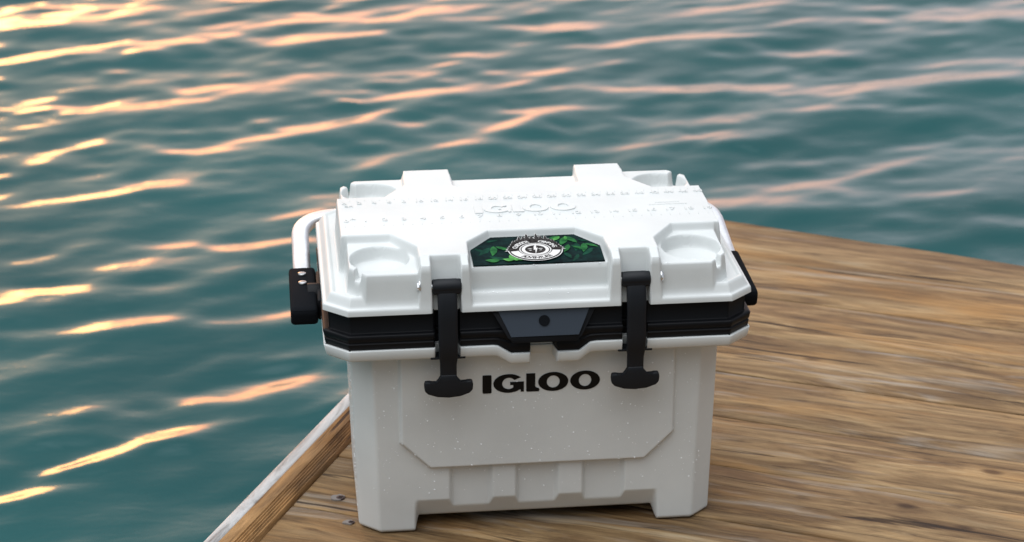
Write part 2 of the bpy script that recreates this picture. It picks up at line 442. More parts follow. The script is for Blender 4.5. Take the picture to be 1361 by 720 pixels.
def axis(lo, hi, step, far, grow=1.12):
    a = list(np.arange(lo, hi, step)); s = step
    left, right = [], []
    x = lo
    while x > -far: s *= grow; x -= s; left.append(x)
    s = step; x = a[-1]
    while x < far: s *= grow; x += s; right.append(x)
    return np.array(left[::-1]+a+right)
ax_x = axis(-2.2, 3.2, .0135, 700); ax_y = axis(-.4, 5.6, .0125, 700)
GX, GY = np.meshgrid(ax_x, ax_y)
fade = sst((14-np.hypot(GX-.5, GY-2.5))/10)
GZ = WZ + water_height(GX, GY)*fade
water = link('water', grid_mesh('water', np.stack([GX, GY, GZ], -1), len(ax_x), len(ax_y)), M_WATER)
water['kind'] = 'structure'

# ------------------------------------------------------------------ wooden dock
dock = thing('wooden_dock', 'weathered wooden platform of wide planks under the cooler, with a white edge', 'dock')
PA = -27.5
pc, ps = math.cos(R(PA)), math.sin(R(PA))
def to_local(p): return (p[0]*pc+p[1]*ps, -p[0]*ps+p[1]*pc)
EDGE_D = Vector((.40486, .91438)); EDGE_N = Vector((.91438, -.40486))
def edge_pt(n, t): return (EDGE_N.x*n+EDGE_D.x*t, EDGE_N.y*n+EDGE_D.y*t)
T_END = 1.02
def clip_half(poly, a, b):
    """keep the part of the polygon to the right of a->b"""
    out = []
    def side(p): return (b[0]-a[0])*(p[1]-a[1])-(b[1]-a[1])*(p[0]-a[0])
    for i in range(len(poly)):
        p, q = poly[i], poly[(i+1) % len(poly)]; sp, sq = side(p), side(q)
        if sp <= 0: out.append(p)
        if sp*sq < 0:
            t = sp/(sp-sq); out.append((p[0]+(q[0]-p[0])*t, p[1]+(q[1]-p[1])*t))
    return out
left_a, left_b = edge_pt(-.242, -2), edge_pt(-.242, 3)
back = [(-.30, .93), (.05, .955), (.20, .965), (.33, .955), (.4132, .917), (.6518, .757), (.8072, .6569), (1.6, .16), (3.0, -.78)]
PW = .14
offs = [-1.05+PW*k for k in range(18)]
rng = random.Random(3)
for k, n0 in enumerate(offs):
    n0 += .062
    poly = [(-2.0, n0+.0009), (3.2, n0+.0009), (3.2, n0+PW-.0009), (-2.0, n0+PW-.0009)]
    poly = clip_half(poly, to_local(left_a), to_local(left_b))
    for i in range(len(back)-1):
        a, b = to_local(back[i]), to_local(back[i+1])
        if len(poly) > 2: poly = clip_half(poly, a, b)
    if len(poly) < 3: continue
    # drop doubled points
    q = [poly[0]]
    for p in poly[1:]:
        if math.hypot(p[0]-q[-1][0], p[1]-q[-1][1]) > .004: q.append(p)
    if math.hypot(q[0][0]-q[-1][0], q[0][1]-q[-1][1]) < .004: q.pop()
    if len(q) < 3: continue
    area = sum(q[i-1][0]*q[i][1]-q[i][0]*q[i-1][1] for i in range(len(q)))/2
    if abs(area) < .002: continue
    if area < 0: q = q[::-1]
    cx, cy = sum(p[0] for p in q)/len(q), sum(p[1] for p in q)/len(q)
    bm = bmesh.new()
    dz = 0 if 0 else rng.uniform(-.0012, 0)
    add_prism(bm, [(p[0]-cx, p[1]-cy) for p in q], 'z', -.034, dz, .0020, 2)
    o = from_bm('plank', bm, M_WOOD, dock, angle=50)
    o.rotation_euler.z = R(PA); o.location = (cx*pc-cy*ps, cx*ps+cy*pc, 0)

def edge_box(name, n0, n1, t0, t1, z0, z1, mat, bev=.002):
    bm = bmesh.new(); L = t1-t0
    add_box(bm, -L/2, L/2, -(n1-n0)/2, (n1-n0)/2, z0, z1, bev, 3)
    o = from_bm(name, bm, mat, dock, angle=50)
    o.location = (*edge_pt((n0+n1)/2, (t0+t1)/2), 0); o.rotation_euler.z = math.atan2(EDGE_D.y, EDGE_D.x)
    return o
rp = [(-.0150, -.03), (-.0150, .0010)]
for k in range(6):                      # ridged inner slope
    y0 = -.0146+.0148*k/6; z0 = .0014+.0108*((k+.5)/6)**.8
    rp += [(y0+.0002, z0-.0010), (y0+.0010, z0+.0012), (y0+.0019, z0+.0012)]
rp += [(.0010, .0134), (.0138, .0138), (.0148, .0125), (.0148, -.03)]
bm = bmesh.new(); add_prism(bm, rp, 'x', -1.31, 1.31)
rail = from_bm('rail', bm, M_RAILWOOD, dock, angle=40)
rail.location = (*edge_pt(-.2580, T_END-1.31), 0); rail.rotation_euler.z = math.atan2(EDGE_D.y, EDGE_D.x)
edge_box('edge_board', -.2915, -.2735, -1.6, T_END+.004, -.75, .0115, M_PAINT, .003)
# fascia along the back edge and supports down into the water
for i in range(1, len(back)-1):
    a, b = Vector(back[i]), Vector(back[i+1]); d = (b-a); L = d.length; d.normalize(); nn = Vector((d.y, -d.x))
    bm = bmesh.new(); add_box(bm, -L/2, L/2, -.012, .012, -.20, -.036, .002)
    o = from_bm('fascia_board', bm, M_WOOD, dock); c = (a+b)/2+nn*.02
    o.location = (c.x, c.y, 0); o.rotation_euler.z = math.atan2(d.y, d.x)
for x, y in ((.30, .74), (1.1, .22), (.2, -.3), (2.0, -.45)):
    bm = bmesh.new(); add_cyl(bm, (0, 0, -1.3), (0, 0, -.036), .07, 18, .006)
    o = from_bm('pile', bm, M_WOOD, dock); o.location = (x, y, 0)
M_PUTTY = flat('grey_filler', (.24, .215, .20), .6); M_RUST = metal('tarnished_steel', (.16, .12, .115), .75)
def deck_screw(x, y, r, seed):
    rq = random.Random(seed)
    bm = bmesh.new()
    add_prism(bm, [(r*1.9*rq.uniform(.7, 1.1)*math.cos(R(a_)), r*1.7*rq.uniform(.7, 1.1)*math.sin(R(a_))) for a_ in range(0, 360, 24)], 'z', -.003, .0006)
    o2 = from_bm('wood_plug', bm, M_PUTTY, dock); o2.location = (x, y, 0)
    bm = bmesh.new(); add_cyl(bm, (0, 0, -.002), (0, 0, .0010), r, 18, .0005)
    o = from_bm('screw_head', bm, M_RUST, dock); o.location = (x+.003, y-.001, 0)
    for a_ in (0, 90):
        bm = bmesh.new(); add_box(bm, -r*.6, r*.6, -r*.14, r*.14, .0009, .0013)  # raised black bars imitate the shade in a cross slot
        q = from_bm('screw_slot_bar', bm, M_PRINT_BLACK, o); q.rotation_euler.z = R(a_+20)
deck_screw(-.2224, -.0126, .0050, 1)
deck_screw(-.2125, -.0787, .0036, 2)

# ------------------------------------------------------------------ cooler
cooler = thing('cooler', 'white hard cooler with black rim, rubber latches and green leaf label on lid', 'cooler')

# --- rounded octagon perimeter used by body, rim and lip
def octagon(a, b, c, rr, dense=.0012, coarse=.006):
    P = [(-a+c, -b), (a-c, -b), (a, -b+c), (a, b-c), (a-c, b), (-a+c, b), (-a, b-c), (-a, -b+c)]
    pts, nor = [], []
    n = len(P)
    for i in range(n):
        p, q, nx = np.array(P[i]), np.array(P[(i+1) % n]), np.array(P[(i+2) % n])
        e = (q-p)/np.linalg.norm(q-p); e2 = (nx-q)/np.linalg.norm(nx-q)
        turn = math.acos(np.clip(e@e2, -1, 1)); cut = rr*math.tan(turn/2)
        s0 = p+e*cut; s1 = q-e*cut; L = np.linalg.norm(s1-s0)
        step = dense if i == 0 else (.0025 if i in (1, 7) else coarse)
        m = max(2, int(L/step)); no = np.array([e[1], -e[0]])
        for k in range(m):
            pts.append(s0+(s1-s0)*k/m); nor.append(no)
        c0 = s1-no*rr
        a0 = math.atan2(no[1], no[0])
        for k in range(8):
            t = a0+turn*k/8; nn = np.array([math.cos(t), math.sin(t)])
            pts.append(c0+nn*rr); nor.append(nn)
    return np.array(pts), np.array(nor)

# --- body
BP, BN = octagon(.2010, .1120, .0228, .007)
front = BN[:, 1] < -.999; backf = BN[:, 1] > .999; sides = np.abs(BN[:, 0]) > .999
ns = len(BP)
zb = np.zeros(ns)
fx = np.abs(BP[:, 0])
zb = np.where(front, .0125*sst((.1385-fx)/.0065), zb)
nr = 190
ZT = .252
def body_front(x, z):
    o = np.zeros_like(x)
    pan = sd_poly(x, z, [(-.153, .40), (-.153, .1150), (-.121, .0826), (.121, .0826), (.153, .1150), (.153, .40)])
    t = sst(.5-pan/.0034); o += .0060*t
    belly = sst((.139-np.abs(x))/.006)
    for cx in (-.0745, 0, .0755):
        b = sd_poly(x, z, [(cx-.0225, 0), (cx+.0225, 0), (cx+.0225, .0800), (cx-.0225, .0800)])
        o += -.0064*sst(.5-b/.0058)*(1-t)
    cut = np.where(z < .0400, .56*(z-.0400), 1.5*(z-.0400))          # underside sloping back below the blocks
    k = .0012; h = np.clip(.5+.5*(cut-o)/k, 0, 1)
    smin = cut*(1-h)+o*h-k*h*(1-h)
    o = o*(1-belly)+smin*belly
    return o
rows = []
tt = np.linspace(0, 1, nr)
prog = []
for k in range(nr):
    zu = ZT*tt[k]; z = zu+zb*(1-sst(zu/.055))
    fxs = 1+(.2064-.2010)/.2010*z/.236; fys = 1+(.1268-.1120)/.1120*z/.236
    P = BP*np.stack([fxs, fys], -1)
    off = np.zeros(ns)
    off[front] = body_front(P[front, 0], z[front])
    # soft rounding at the very bottom
    off -= .0035*np.clip(1-(z-zb)/.0045, 0, 1)**2
    P = P+BN*off[:, None]
    rows.append(np.concatenate([P, z[:, None]], 1))
inner1 = rows[0].copy(); inner1[:, :2] -= BN*.026
inner2 = inner1.copy(); inner2[:, 2] = .030
V = np.stack([inner2, inner1]+rows)
me = grid_mesh('body', V, ns, nr+2, close_u=True)
body = link('body', me, M_WHITE, cooler)
bm = bmesh.new(); bm.from_mesh(me)
be = [e for e in bm.edges if e.is_boundary]
bmesh.ops.holes_fill(bm, edges=[e for e in be if e.verts[0].co.z < .1])
bm.to_mesh(me); bm.free()

# --- white lip of the body and black rim above it (lofted rings that dip round the latches and the centre window)
RP, RN = octagon(.2350, .1585, .0262, .005)
rfront = RN[:, 1] < -.999
rx = RP[:, 0]
def lip_top(x):
    z = np.full(x.shape, .2420)
    xs = [-.052, -.047, -.0325, -.0150, .0195, .0225, .0415, .0535, .060]
    zs = [.2420, .2412, .2318, .2318, .2318, .2318, .2318, .2412, .2420]
    return np.interp(x, xs, zs)
ltop = np.where(rfront, lip_top(rx), .2420)
gap = np.where(rfront, sst((.0135-np.abs(rx-.003))/.004+.5), 0)
lat = np.zeros(len(rx))
for cx in (-.1020, .1030):
    lat = np.maximum(lat, np.where(rfront, sst((.0128-np.abs(rx-cx))/.0016+.5), 0))
backl = np.zeros(len(rx))
def ring(name, prof, mat, depth_gap, depth_lat):
    L = []
    for zf, o in prof:
        z = zf(ltop) if callable(zf) else np.full(len(rx), zf)
        off = o - depth_gap*gap - depth_lat*lat
        P = RP+RN*np.minimum(off, o)[:, None]
        L.append(np.concatenate([P, z[:, None]], 1))
    me = grid_mesh(name, np.stack(L), len(rx), len(L), close_u=True)
    o = link(name, me, mat, cooler)
    m = o.modifiers.new('split', 'EDGE_SPLIT'); m.split_angle = R(50)
    return o
ring('body_rim', [(lambda t: t-.0120, -.034), (lambda t: t-.0138, -.0060), (lambda t: t-.0132, -.0040), (lambda t: t-.0112, -.0026), (lambda t: t-.0012, 0), (lambda t: t-.0003, -.0004), (lambda t: t, -.0014), (lambda t: t, -.034)], M_WHITE, .024, .016)
def up(f): return lambda t: t+(.2600-t)*f
ring('rim_band', [(lambda t: t+.0003, -.030), (lambda t: t+.0003, -.0030), (lambda t: t+.0012, -.0022), (up(.40), -.0010), (up(.46), -.0024), (up(.50), -.0026), (up(.56), -.0008), (up(.90), .0004), (up(.97), -.0004), (up(1), -.0020), (.2600, -.0060), (.2612, -.0070), (.2840, -.0058), (.2842, -.034)], M_BLACK, .026, .018)

# --- lid: one moulded surface z(x, y)
step = .0009
gx = np.arange(-.2400, .24001, step); gy = np.arange(-.1665, .16651, step)
X, Y = np.meshgrid(gx, gy)
aX = np.abs(X); aY = np.abs(Y)
A, B, C_ = .2350, .1605, .0262
LX0, LX1 = .0868, .1172
outl = sd_poly(X, Y, [(-A+C_, -B), (A-C_, -B), (A, -B+C_), (A, B-C_), (A-C_, B), (-A+C_, B), (-A, B-C_), (-A, -B+C_)])
for sx in (1, -1):
    cxl = .1030 if sx > 0 else -.1020
    nt_ = sd_poly(X, Y, [(cxl-.0152, -.30), (cxl+.0152, -.30), (cxl+.0152, -.1495), (cxl-.0152, -.1495)])
    outl = np.maximum(outl, -nt_)
ins = -outl
# lip profile from the outside in
prof_d = [-.02, 0, .0004, .0012, .0024, .0034, .0042, .0085, .0105, .0125, .0150, .05]
prof_z = [.05, .2855, .2885, .2900, .2906, .2909, .2918, .3000, .3022, .3016, .2996, .2996]
Z = np.interp(ins, prof_d, prof_z)
Z = np.where(ins < 0, .2855+ins*30, Z)
lip_in = ins
shelf = np.where(Y < 0, .3330-.075*np.clip(-Y-.066, 0, .2), .3335)
# corner cup blocks
blk = [(-.2065, -.02), (-.2065, -.1300), (-.1880, -.1525), (-.0790, -.1525), (-.0790, -.02)]
midb = [(-.09, -.02), (-.09, -.1430), (.09, -.1430), (.09, -.02)]
dB = np.full(X.shape, 1e9)
for pts in (blk, mirror_x(blk), mirror_y(blk), mirror_x(mirror_y(blk)), midb, mirror_y(midb)):
    dB = np.minimum(dB, sd_poly(X, Y, pts))
wallw = .0042
Z = np.where(ins > 0, np.maximum(Z, blend(Z, dB, wallw, shelf)), Z)
# crown (raised centre with arms towards latches and hinges)
def pill(x0, x1): return [(x0, -.05), (x0, -.1575), (x1, -.1575), (x1, -.05)]
fr = [(-.2125, 0), (-.2125, -.0655), (-.1570, -.0655), (-.1305, -.1090), (-.1305, -.1400), (-.0760, -.1400), (-.0735, -.0995), (-.0480, -.0665),
      (.0480, -.0665), (.0735, -.0995), (.0760, -.1400), (.1305, -.1400), (.1305, -.1090), (.1570, -.0655), (.2125, -.0655), (.2125, 0)]
crown_pts = fr + [(x, -y) for x, y in fr[::-1]][1:-1]
dC = sd_poly(X, Y, crown_pts)
top = np.full(X.shape, .3420)
# pillars beside the latch channels, falling away towards the front
pz = .3420-.0060*sst((-Y-.134)/.024)
for x0, x1 in ((-.1305, -.1172), (-.0872, -.0760), (.0760, .0880), (.1182, .1305)):
    dp = sd_poly(X, Y, pill(x0, x1)); t = sst(.5-dp/.0040)
    Z = np.where(ins > -.0003, np.maximum(Z, Z*(1-t)+pz*t), Z)
# hinge humps at the back
for sx in (1, -1):
    hp = [(sx*.0735, .05), (sx*.0735, .1600), (sx*.1305, .1600), (sx*.1305, .05)]
    dp = sd_poly(X, Y, hp); t = sst(.5-dp/.0042)
    Z = np.where(ins > -.0003, np.maximum(Z, Z*(1-t)+.3420*t), Z)
t = sst(.5-dC/.0046)
Z = np.where(ins > -.0003, np.maximum(Z, Z*(1-t)+top*t), Z)
# latch channels: cut between the pillars, open at the front
for cxl in (-.1020, .1030):
    ch = sd_poly(X, Y, [(cxl-.0150, -.30), (cxl+.0150, -.30), (cxl+.0150, -.1375), (cxl-.0150, -.1375)])
    t = sst(.5-ch/.0030); slope = .3400-4.5*np.clip(-Y-.1375, 0, 1)
    Z = np.where(ins > -.0003, Z*(1-t)+np.minimum(Z, slope)*t, Z)
# cups with their drain notches
for sx in (1, -1):
    for sy in (1, -1):
        cx, cy = sx*.1712, sy*(.1085 if sy < 0 else .1085)
        r = np.hypot(X-cx, Y-cy)
        t = sst(.5-(r-.0316)/.0028)
        floor = .3172+.0*X
        inb = (dB < .004)
        Z = np.where(inb & (dC > -.001), Z*(1-t)+np.minimum(Z, floor)*t, Z)
        d = np.array([sx*.62, sy*.785]); d /= np.linalg.norm(d)
        al = (X-cx)*d[0]+(Y-cy)*d[1]; ac = np.abs(-(X-cx)*d[1]+(Y-cy)*d[0])
        t = sst(.5-(ac-.0052)/.0028)*sst((al-.012)/.004)*sst((.062-al)/.004)
        Z = np.where(dC > .001, Z*(1-t)+np.minimum(Z, .3165-.05*np.clip(al-.03, 0, 1))*t, Z)
# label recess wall stays crisp: nothing to cut, the label panel lies on the shelf
keep = (ins > -.0022)
me = grid_mesh('lid', np.stack([X, Y, Z], -1), X.shape[1], X.shape[0], keep=keep)
bm = bmesh.new(); bm.from_mesh(me)
bmesh.ops.bisect_plane(bm, geom=bm.verts[:]+bm.edges[:]+bm.faces[:], plane_co=(0, 0, .2832), plane_no=(0, 0, 1), clear_inner=True)
bm.to_mesh(me); bm.free()
me.polygons.foreach_set('use_smooth', [True]*len(me.polygons))
lid = link('lid', me, M_WHITE, cooler)

# --- relief on the lid: two rulers and wide lettering
def glyphs(w, h):
    """five wide letters, baseline left at (0,0), each a list of loops"""
    k = w/600.0; v = h/98.0
    def s(l): return [(x*k, y*v) for x, y in l]
    def rr_(x0, x1, y0, y1, r=5):
        out = []
        for cx, cy, a0 in ((x1-r, y1-r, 0), (x0+r, y1-r, 90), (x0+r, y0+r, 180), (x1-r, y0+r, 270)):
            out += [(cx+r*math.cos(R(a0+30*i)), cy+r*math.sin(R(a0+30*i))) for i in range(4)]
        return out
    I = [s(rr_(0, 46, 0, 98))]
    cx = 56+77
    G = ell(cx, 49, 78, 50, 40, 38, 318)
    G += [(cx+62, 12), (cx+62, 2), (cx+78, 2), (cx+78, 56), (cx+8, 56), (cx+8, 40), (cx+24, 40), (cx+24, 26)]
    G += ell(cx+1, 49, 34, 31, 24, 318, 36)
    G = [s(G)]
    L = [s([(223, 98), (223, 4), (227, 0), (287, 0), (291, 8), (287, 17), (276, 20), (269, 26), (269, 98)])]
    O1 = [s(ell(361, 49, 77, 51)), s(ell(361, 49, 33, 33))]
    O2 = [s(ell(524, 49, 76, 51)), s(ell(524, 49, 32, 33))]
    return [I, G, L, O1, O2]
bm = bmesh.new()
for g in glyphs(.116, .027): join_into(bm, curve_mesh(g, .0018), Matrix.Translation((-.0575, -.0085, .3423)))
from_bm('raised_lettering', bm, M_WHITE, lid, smooth=False)
bm = bmesh.new()
TH = .0013
for i in range(20):
    x = -.2050+.4085*i/19
    me = text_mesh(str(i), .0125, TH, .0002); join_into(bm, me, Matrix.Translation((x+.002, -.0210, .3421)))
    add_box(bm, x-.0004, x+.0004, -.0365, -.0270, .3415, .3424)
    if i < 19:
        xm = x+.4085/38; add_box(bm, xm-.0004, xm+.0004, -.0365, -.0335, .3415, .3424)
for i in range(25):
    x = -.2050+.4085*i/24
    me = text_mesh(str(i*2), .0105, TH, .0002); join_into(bm, me, Matrix.Translation((x+.002, .0400, .3421)))
    add_box(bm, x-.0004, x+.0004, .0500, .0560, .3415, .3424)
    if i < 24:
        xm = x+.4085/48; add_box(bm, xm-.0004, xm+.0004, .0520, .0560, .3415, .3424)
me = text_mesh('IN', .0070, TH); join_into(bm, me, Matrix.Translation((-.1955, -.0140, .3421)))
me = text_mesh('CM', .0070, TH); join_into(bm, me, Matrix.Translation((-.1985, .0305, .3421)))
rr = random.Random(5)
for yy, x0, x1 in ((.0085, .150, .178), (.0015, .142, .186)):   # two rows of tiny illegible relief
    x = x0
    while x < x1:
        w_ = rr.uniform(.0010, .0022); add_box(bm, x, x+w_, yy-.0016, yy+rr.uniform(.0008, .0022), .3415, .3425); x += w_+.0009
o = from_bm('ruler_marks', bm, M_WHITE, lid, smooth=False); o['kind'] = 'stuff'

# --- label panel with its print
LT = math.atan2(.3330+.00-.3274, .075)      # the panel follows the sloping shelf
def on_label(x, v, h):                       # v measured up the slope from the front edge
    y = -.1420+v*math.cos(LT); z = .32780+v*math.sin(LT)
    return (x-h*0, y-h*math.sin(LT), z+h*math.cos(LT))
lab = [(-.0715, .0012), (.0715, .0012), (.0715, .0415), (.0465, .0738), (-.0465, .0738), (-.0715, .0415)]
bm = bmesh.new()
b0 = [bm.verts.new(on_label(x, v, .0002)) for x, v in lab]; b1 = [bm.verts.new(on_label(x, v, .0014)) for x, v in lab]
bm.faces.new(b1); bm.faces.new(b0[::-1])
for i in range(6): bm.faces.new((b0[i], b0[(i+1) % 6], b1[(i+1) % 6], b1[i]))
label = from_bm('label_plate', bm, M_LABEL, cooler, smooth=False)
def leaf(bm, x, v, L, w, a, h):
    n = 8; pl, pr = [], []
    ca, sa = math.cos(R(a)), math.sin(R(a))
    def pt(t, s): 
        xx, yy = t*L, s
        return on_label(x+xx*ca-yy*sa, v+xx*sa+yy*ca, h)
    mid = [bm.verts.new(pt(i/n, .12*w*math.sin(i/n*3))) for i in range(n+1)]
    for sgn in (1, -1):
        ed = [bm.verts.new(pt(i/n, sgn*w*math.sin(math.pi*(i/n)**.75)*.5+.12*w*math.sin(i/n*3))) for i in range(1, n)]
        ch = [mid[0]]+ed+[mid[n]]
        for i in range(n):
            q = [mid[i], mid[i+1], ch[i+1], ch[i]]; u = []
            for w_ in q:
                if w_ not in u: u.append(w_)
            if len(u) > 2: bm.faces.new(u if sgn > 0 else u[::-1])
def leaves(mat_i, items, h):
    hh = h
    for (x, v, L, w, a) in items:
        bm = bmesh.new(); leaf(bm, x, v, L, w, a, hh); hh += .00006
        bmesh.ops.remove_doubles(bm, verts=bm.verts, dist=1e-6)
        from_bm('leaf_print', bm, M_LEAF[mat_i], label, smooth=False)
leaves(1, [(-.050, .046, .024, .008, 235), (-.0665, .045, .017, .005, -50), (.045, .020, .020, .005, 245), (.046, .050, .022, .008, 262),
           (.062, .035, .024, .007, 235), (.040, .045, .020, .006, 300), (-.052, .060, .016, .004, 20), (.030, .060, .02, .005, 210), (-.035, .012, .020, .008, 150), (.030, .025, .018, .006, 290), (.049, .058, .013, .004, 330)], .00145)
leaves(0, [(-.0455, .048, .026, .008, 262), (-.0430, .047, .022, .0065, -42), (.0355, .066, .024, .0085, 250), (.0355, .067, .022, .008, -58), (.0540, .047, .024, .0075, 262), (.0555, .046, .017, .0055, -38),
           (.0370, .045, .022, .006, 250), (.041, .040, .018, .005, -40), (.030, .068, .018, .006, 205), (-.0420, .010, .016, .010, 175), (-.018, .009, .014, .008, 10)], .0021)
leaves(2, [(-.0245, .010, .012, .0075, 60), (-.0250, .010, .014, .0075, 110), (-.0265, .009, .013, .0075, 165), (-.0235, .009, .013, .0075, 15), (-.024, .006, .011, .006, 90), (.0295, .066, .016, .006, 225), (.036, .0665, .012, .004, 262)], .0027)
# badge: printed ring emblem with pine trees, each layer a thin sheet above the one below
BX, BV, BR = -.0010, .0315, .0283
LAY = [.0040]
def print_layer(name, loops_list, mat, h):
    bm = bmesh.new()
    for loops in loops_list:
        join_into(bm, curve_mesh(loops, .00015), fn=lambda c: on_label(BX+c.x, BV+c.y, h+c.z))
    return from_bm(name, bm, mat, label, smooth=False)
def tree(x, base, w, h):
    p = []
    for i in range(4):
        t0, t1 = i/4, (i+1)/4
        p += [(x-w*(1-t0)*.5, base+h*t0), (x-w*(1-t1)*.5*.55, base+h*(t1-.04))]
    left = p[:-1]
    return left+[(x, base+h)]+[(2*x-a, b) for a, b in left[::-1]]
tr = []
for a, hh in ((168, .010), (157, .013), (146, .016), (135, .015), (124, .020), (113, .018), (103, .023), (92, .017), (80, .023), (70, .018), (58, .020), (47, .016), (36, .016), (25, .013), (14, .010)):
    x, y = .0265*math.cos(R(a)), .0265*math.sin(R(a))*.92
    tr.append((x, y-.005, .0128, hh*1.12))
print_layer('badge_outline', [[ell(0, 0, BR*1.06, BR*1.0)]]+[[tree(x, y-.001, w*1.25, h*1.07)] for x, y, w, h in tr], M_PRINT_WHITE, .0033)
print_layer('badge_trees', [[ell(0, 0, BR*1.02, BR*.965)]], M_PRINT_DARK, .0035)
print_layer('badge_trees', [[tree(x, y, w*.95, h*.96)] for x, y, w, h in tr], M_PRINT_DARK, .0037)
band = ell(0, 0, BR*.97, BR*.91, 40, 188, 352)+ell(0, 0, BR*.66, BR*.62, 40, 352, 188)
print_layer('badge_band', [[band]], M_PRINT_WHITE, .0039)
print_layer('badge_ring', [[ell(0, 0, BR*.62, BR*.60), ell(0, 0, BR*.575, BR*.555)], [ell(0, 0, BR*.53, BR*.51), ell(0, 0, BR*.40, BR*.385)]], M_PRINT_WHITE, .0039)
print_layer('badge_needle', [[[(-.0012, .0062), (.0022, .0165), (.0013, .0030), (.0030, .0040), (-.0010, -.0130), (.0, -.0010), (-.0020, -.0016)]],
            [ell(-.0058, .0015, .0025, .0007, 16)], [ell(.0058, .0015, .0025, .0007, 16)], [ell(-.0056, -.0025, .0016, .0006, 16)], [ell(.0056, -.0025, .0016, .0006, 16)]], M_PRINT_WHITE, .0041)
def arc_text(txt, rad, a_mid, sweep, size, mat, h, flip=False):
    bm = bmesh.new(); n = len(txt)
    for i, chh in enumerate(txt):
        if chh == ' ': continue
        f = (i+.5)/n-.5
        a = a_mid-sweep*f if not flip else a_mid+sweep*f
        rot = R(a-90) if not flip else R(a+90)
        me = text_mesh(chh, size, .00015, .00012)
        m4 = Matrix.Translation((rad*math.cos(R(a)), rad*math.sin(R(a))*.95, 0)) @ Matrix.Rotation(rot, 4, 'Z')
        join_into(bm, me, fn=lambda c: on_label(BX+(m4@c).x, BV+(m4@c).y, h+c.z))
    return from_bm('badge_lettering', bm, mat, label, smooth=False)
arc_text('OUTDOOR', .0200, 136, 62, .0078, M_PRINT_WHITE, .0041)
arc_text('CAMPING', .0200, 44, 62, .0078, M_PRINT_WHITE, .0041)
arc_text('ADVENTURE', .0255, 270, 84, .0074, M_PRINT_BLACK, .0041, flip=True)

# --- wide lettering on the front
bm = bmesh.new()
for g in glyphs(.1305, .0222):
    join_into(bm, curve_mesh(g, .0008))
lm = bmesh.ops.transform(bm, matrix=Matrix.Translation((-.0620, 0, 0)), verts=bm.verts)
slope_f = (.1268-.1120)/.236
for v in bm.verts:
    x, y, h = v.co; z = .1738+y
    v.co = (x, -(.1120+slope_f*z)-.0060-.0003-h, z)
o = from_bm('front_lettering', bm, M_PRINT_BLACK, cooler, smooth=False)

# --- finger flap in the middle of the rim
fl = bmesh.new()
Pf = [(-.0485, .2838), (.0540, .2838), (.0540-.0145, .2560), (-.0485+.0155, .2560)]
a = [(-.0470, -.1560, .2820), (.0530, -.1560, .2820), (.0400, -.1665, .2545), (-.0335, -.1665, .2545)]
vs = [fl.verts.new(p) for p in a]
bk = [fl.verts.new((p[0], p[1]+.004, p[2]-.002)) for p in a]
fl.faces.new(vs[::-1]); fl.faces.new(bk)
for i in range(4): fl.faces.new((vs[i], vs[(i+1) % 4], bk[(i+1) % 4], bk[i]))
from_bm('flap_panel', fl, M_FLAP, cooler, smooth=False)
fb = bmesh.new()
outer = [(-.0545, -.1545, .2825), (.0605, -.1545, .2825), (.0435, -.1668, .2535), (.0380, -.1672, .2470), (-.0310, -.1672, .2470), (-.0370, -.1668, .2535)]
vo = [fb.verts.new(p) for p in outer]; vb = [fb.verts.new((p[0], -.1450, p[2])) for p in outer]
fb.faces.new(vo); fb.faces.new(vb[::-1])
for i in range(6): fb.faces.new((vo[i], vo[(i+1) % 6], vb[(i+1) % 6], vb[i]))
bmesh.ops.bevel(fb, geom=fb.edges[:], offset=.0010, segments=2, profile=.5, affect='EDGES')
from_bm('finger_flap', fb, M_BLACK, cooler)
bm = bmesh.new(); add_cyl(bm, (.003, -.1596, .2695), (.003, -.1617, .2703), .0060, 28)
from_bm('lock_hole_disc', bm, M_GRIP, cooler)  # solid black disc, its colour standing in for the shade inside an open hole

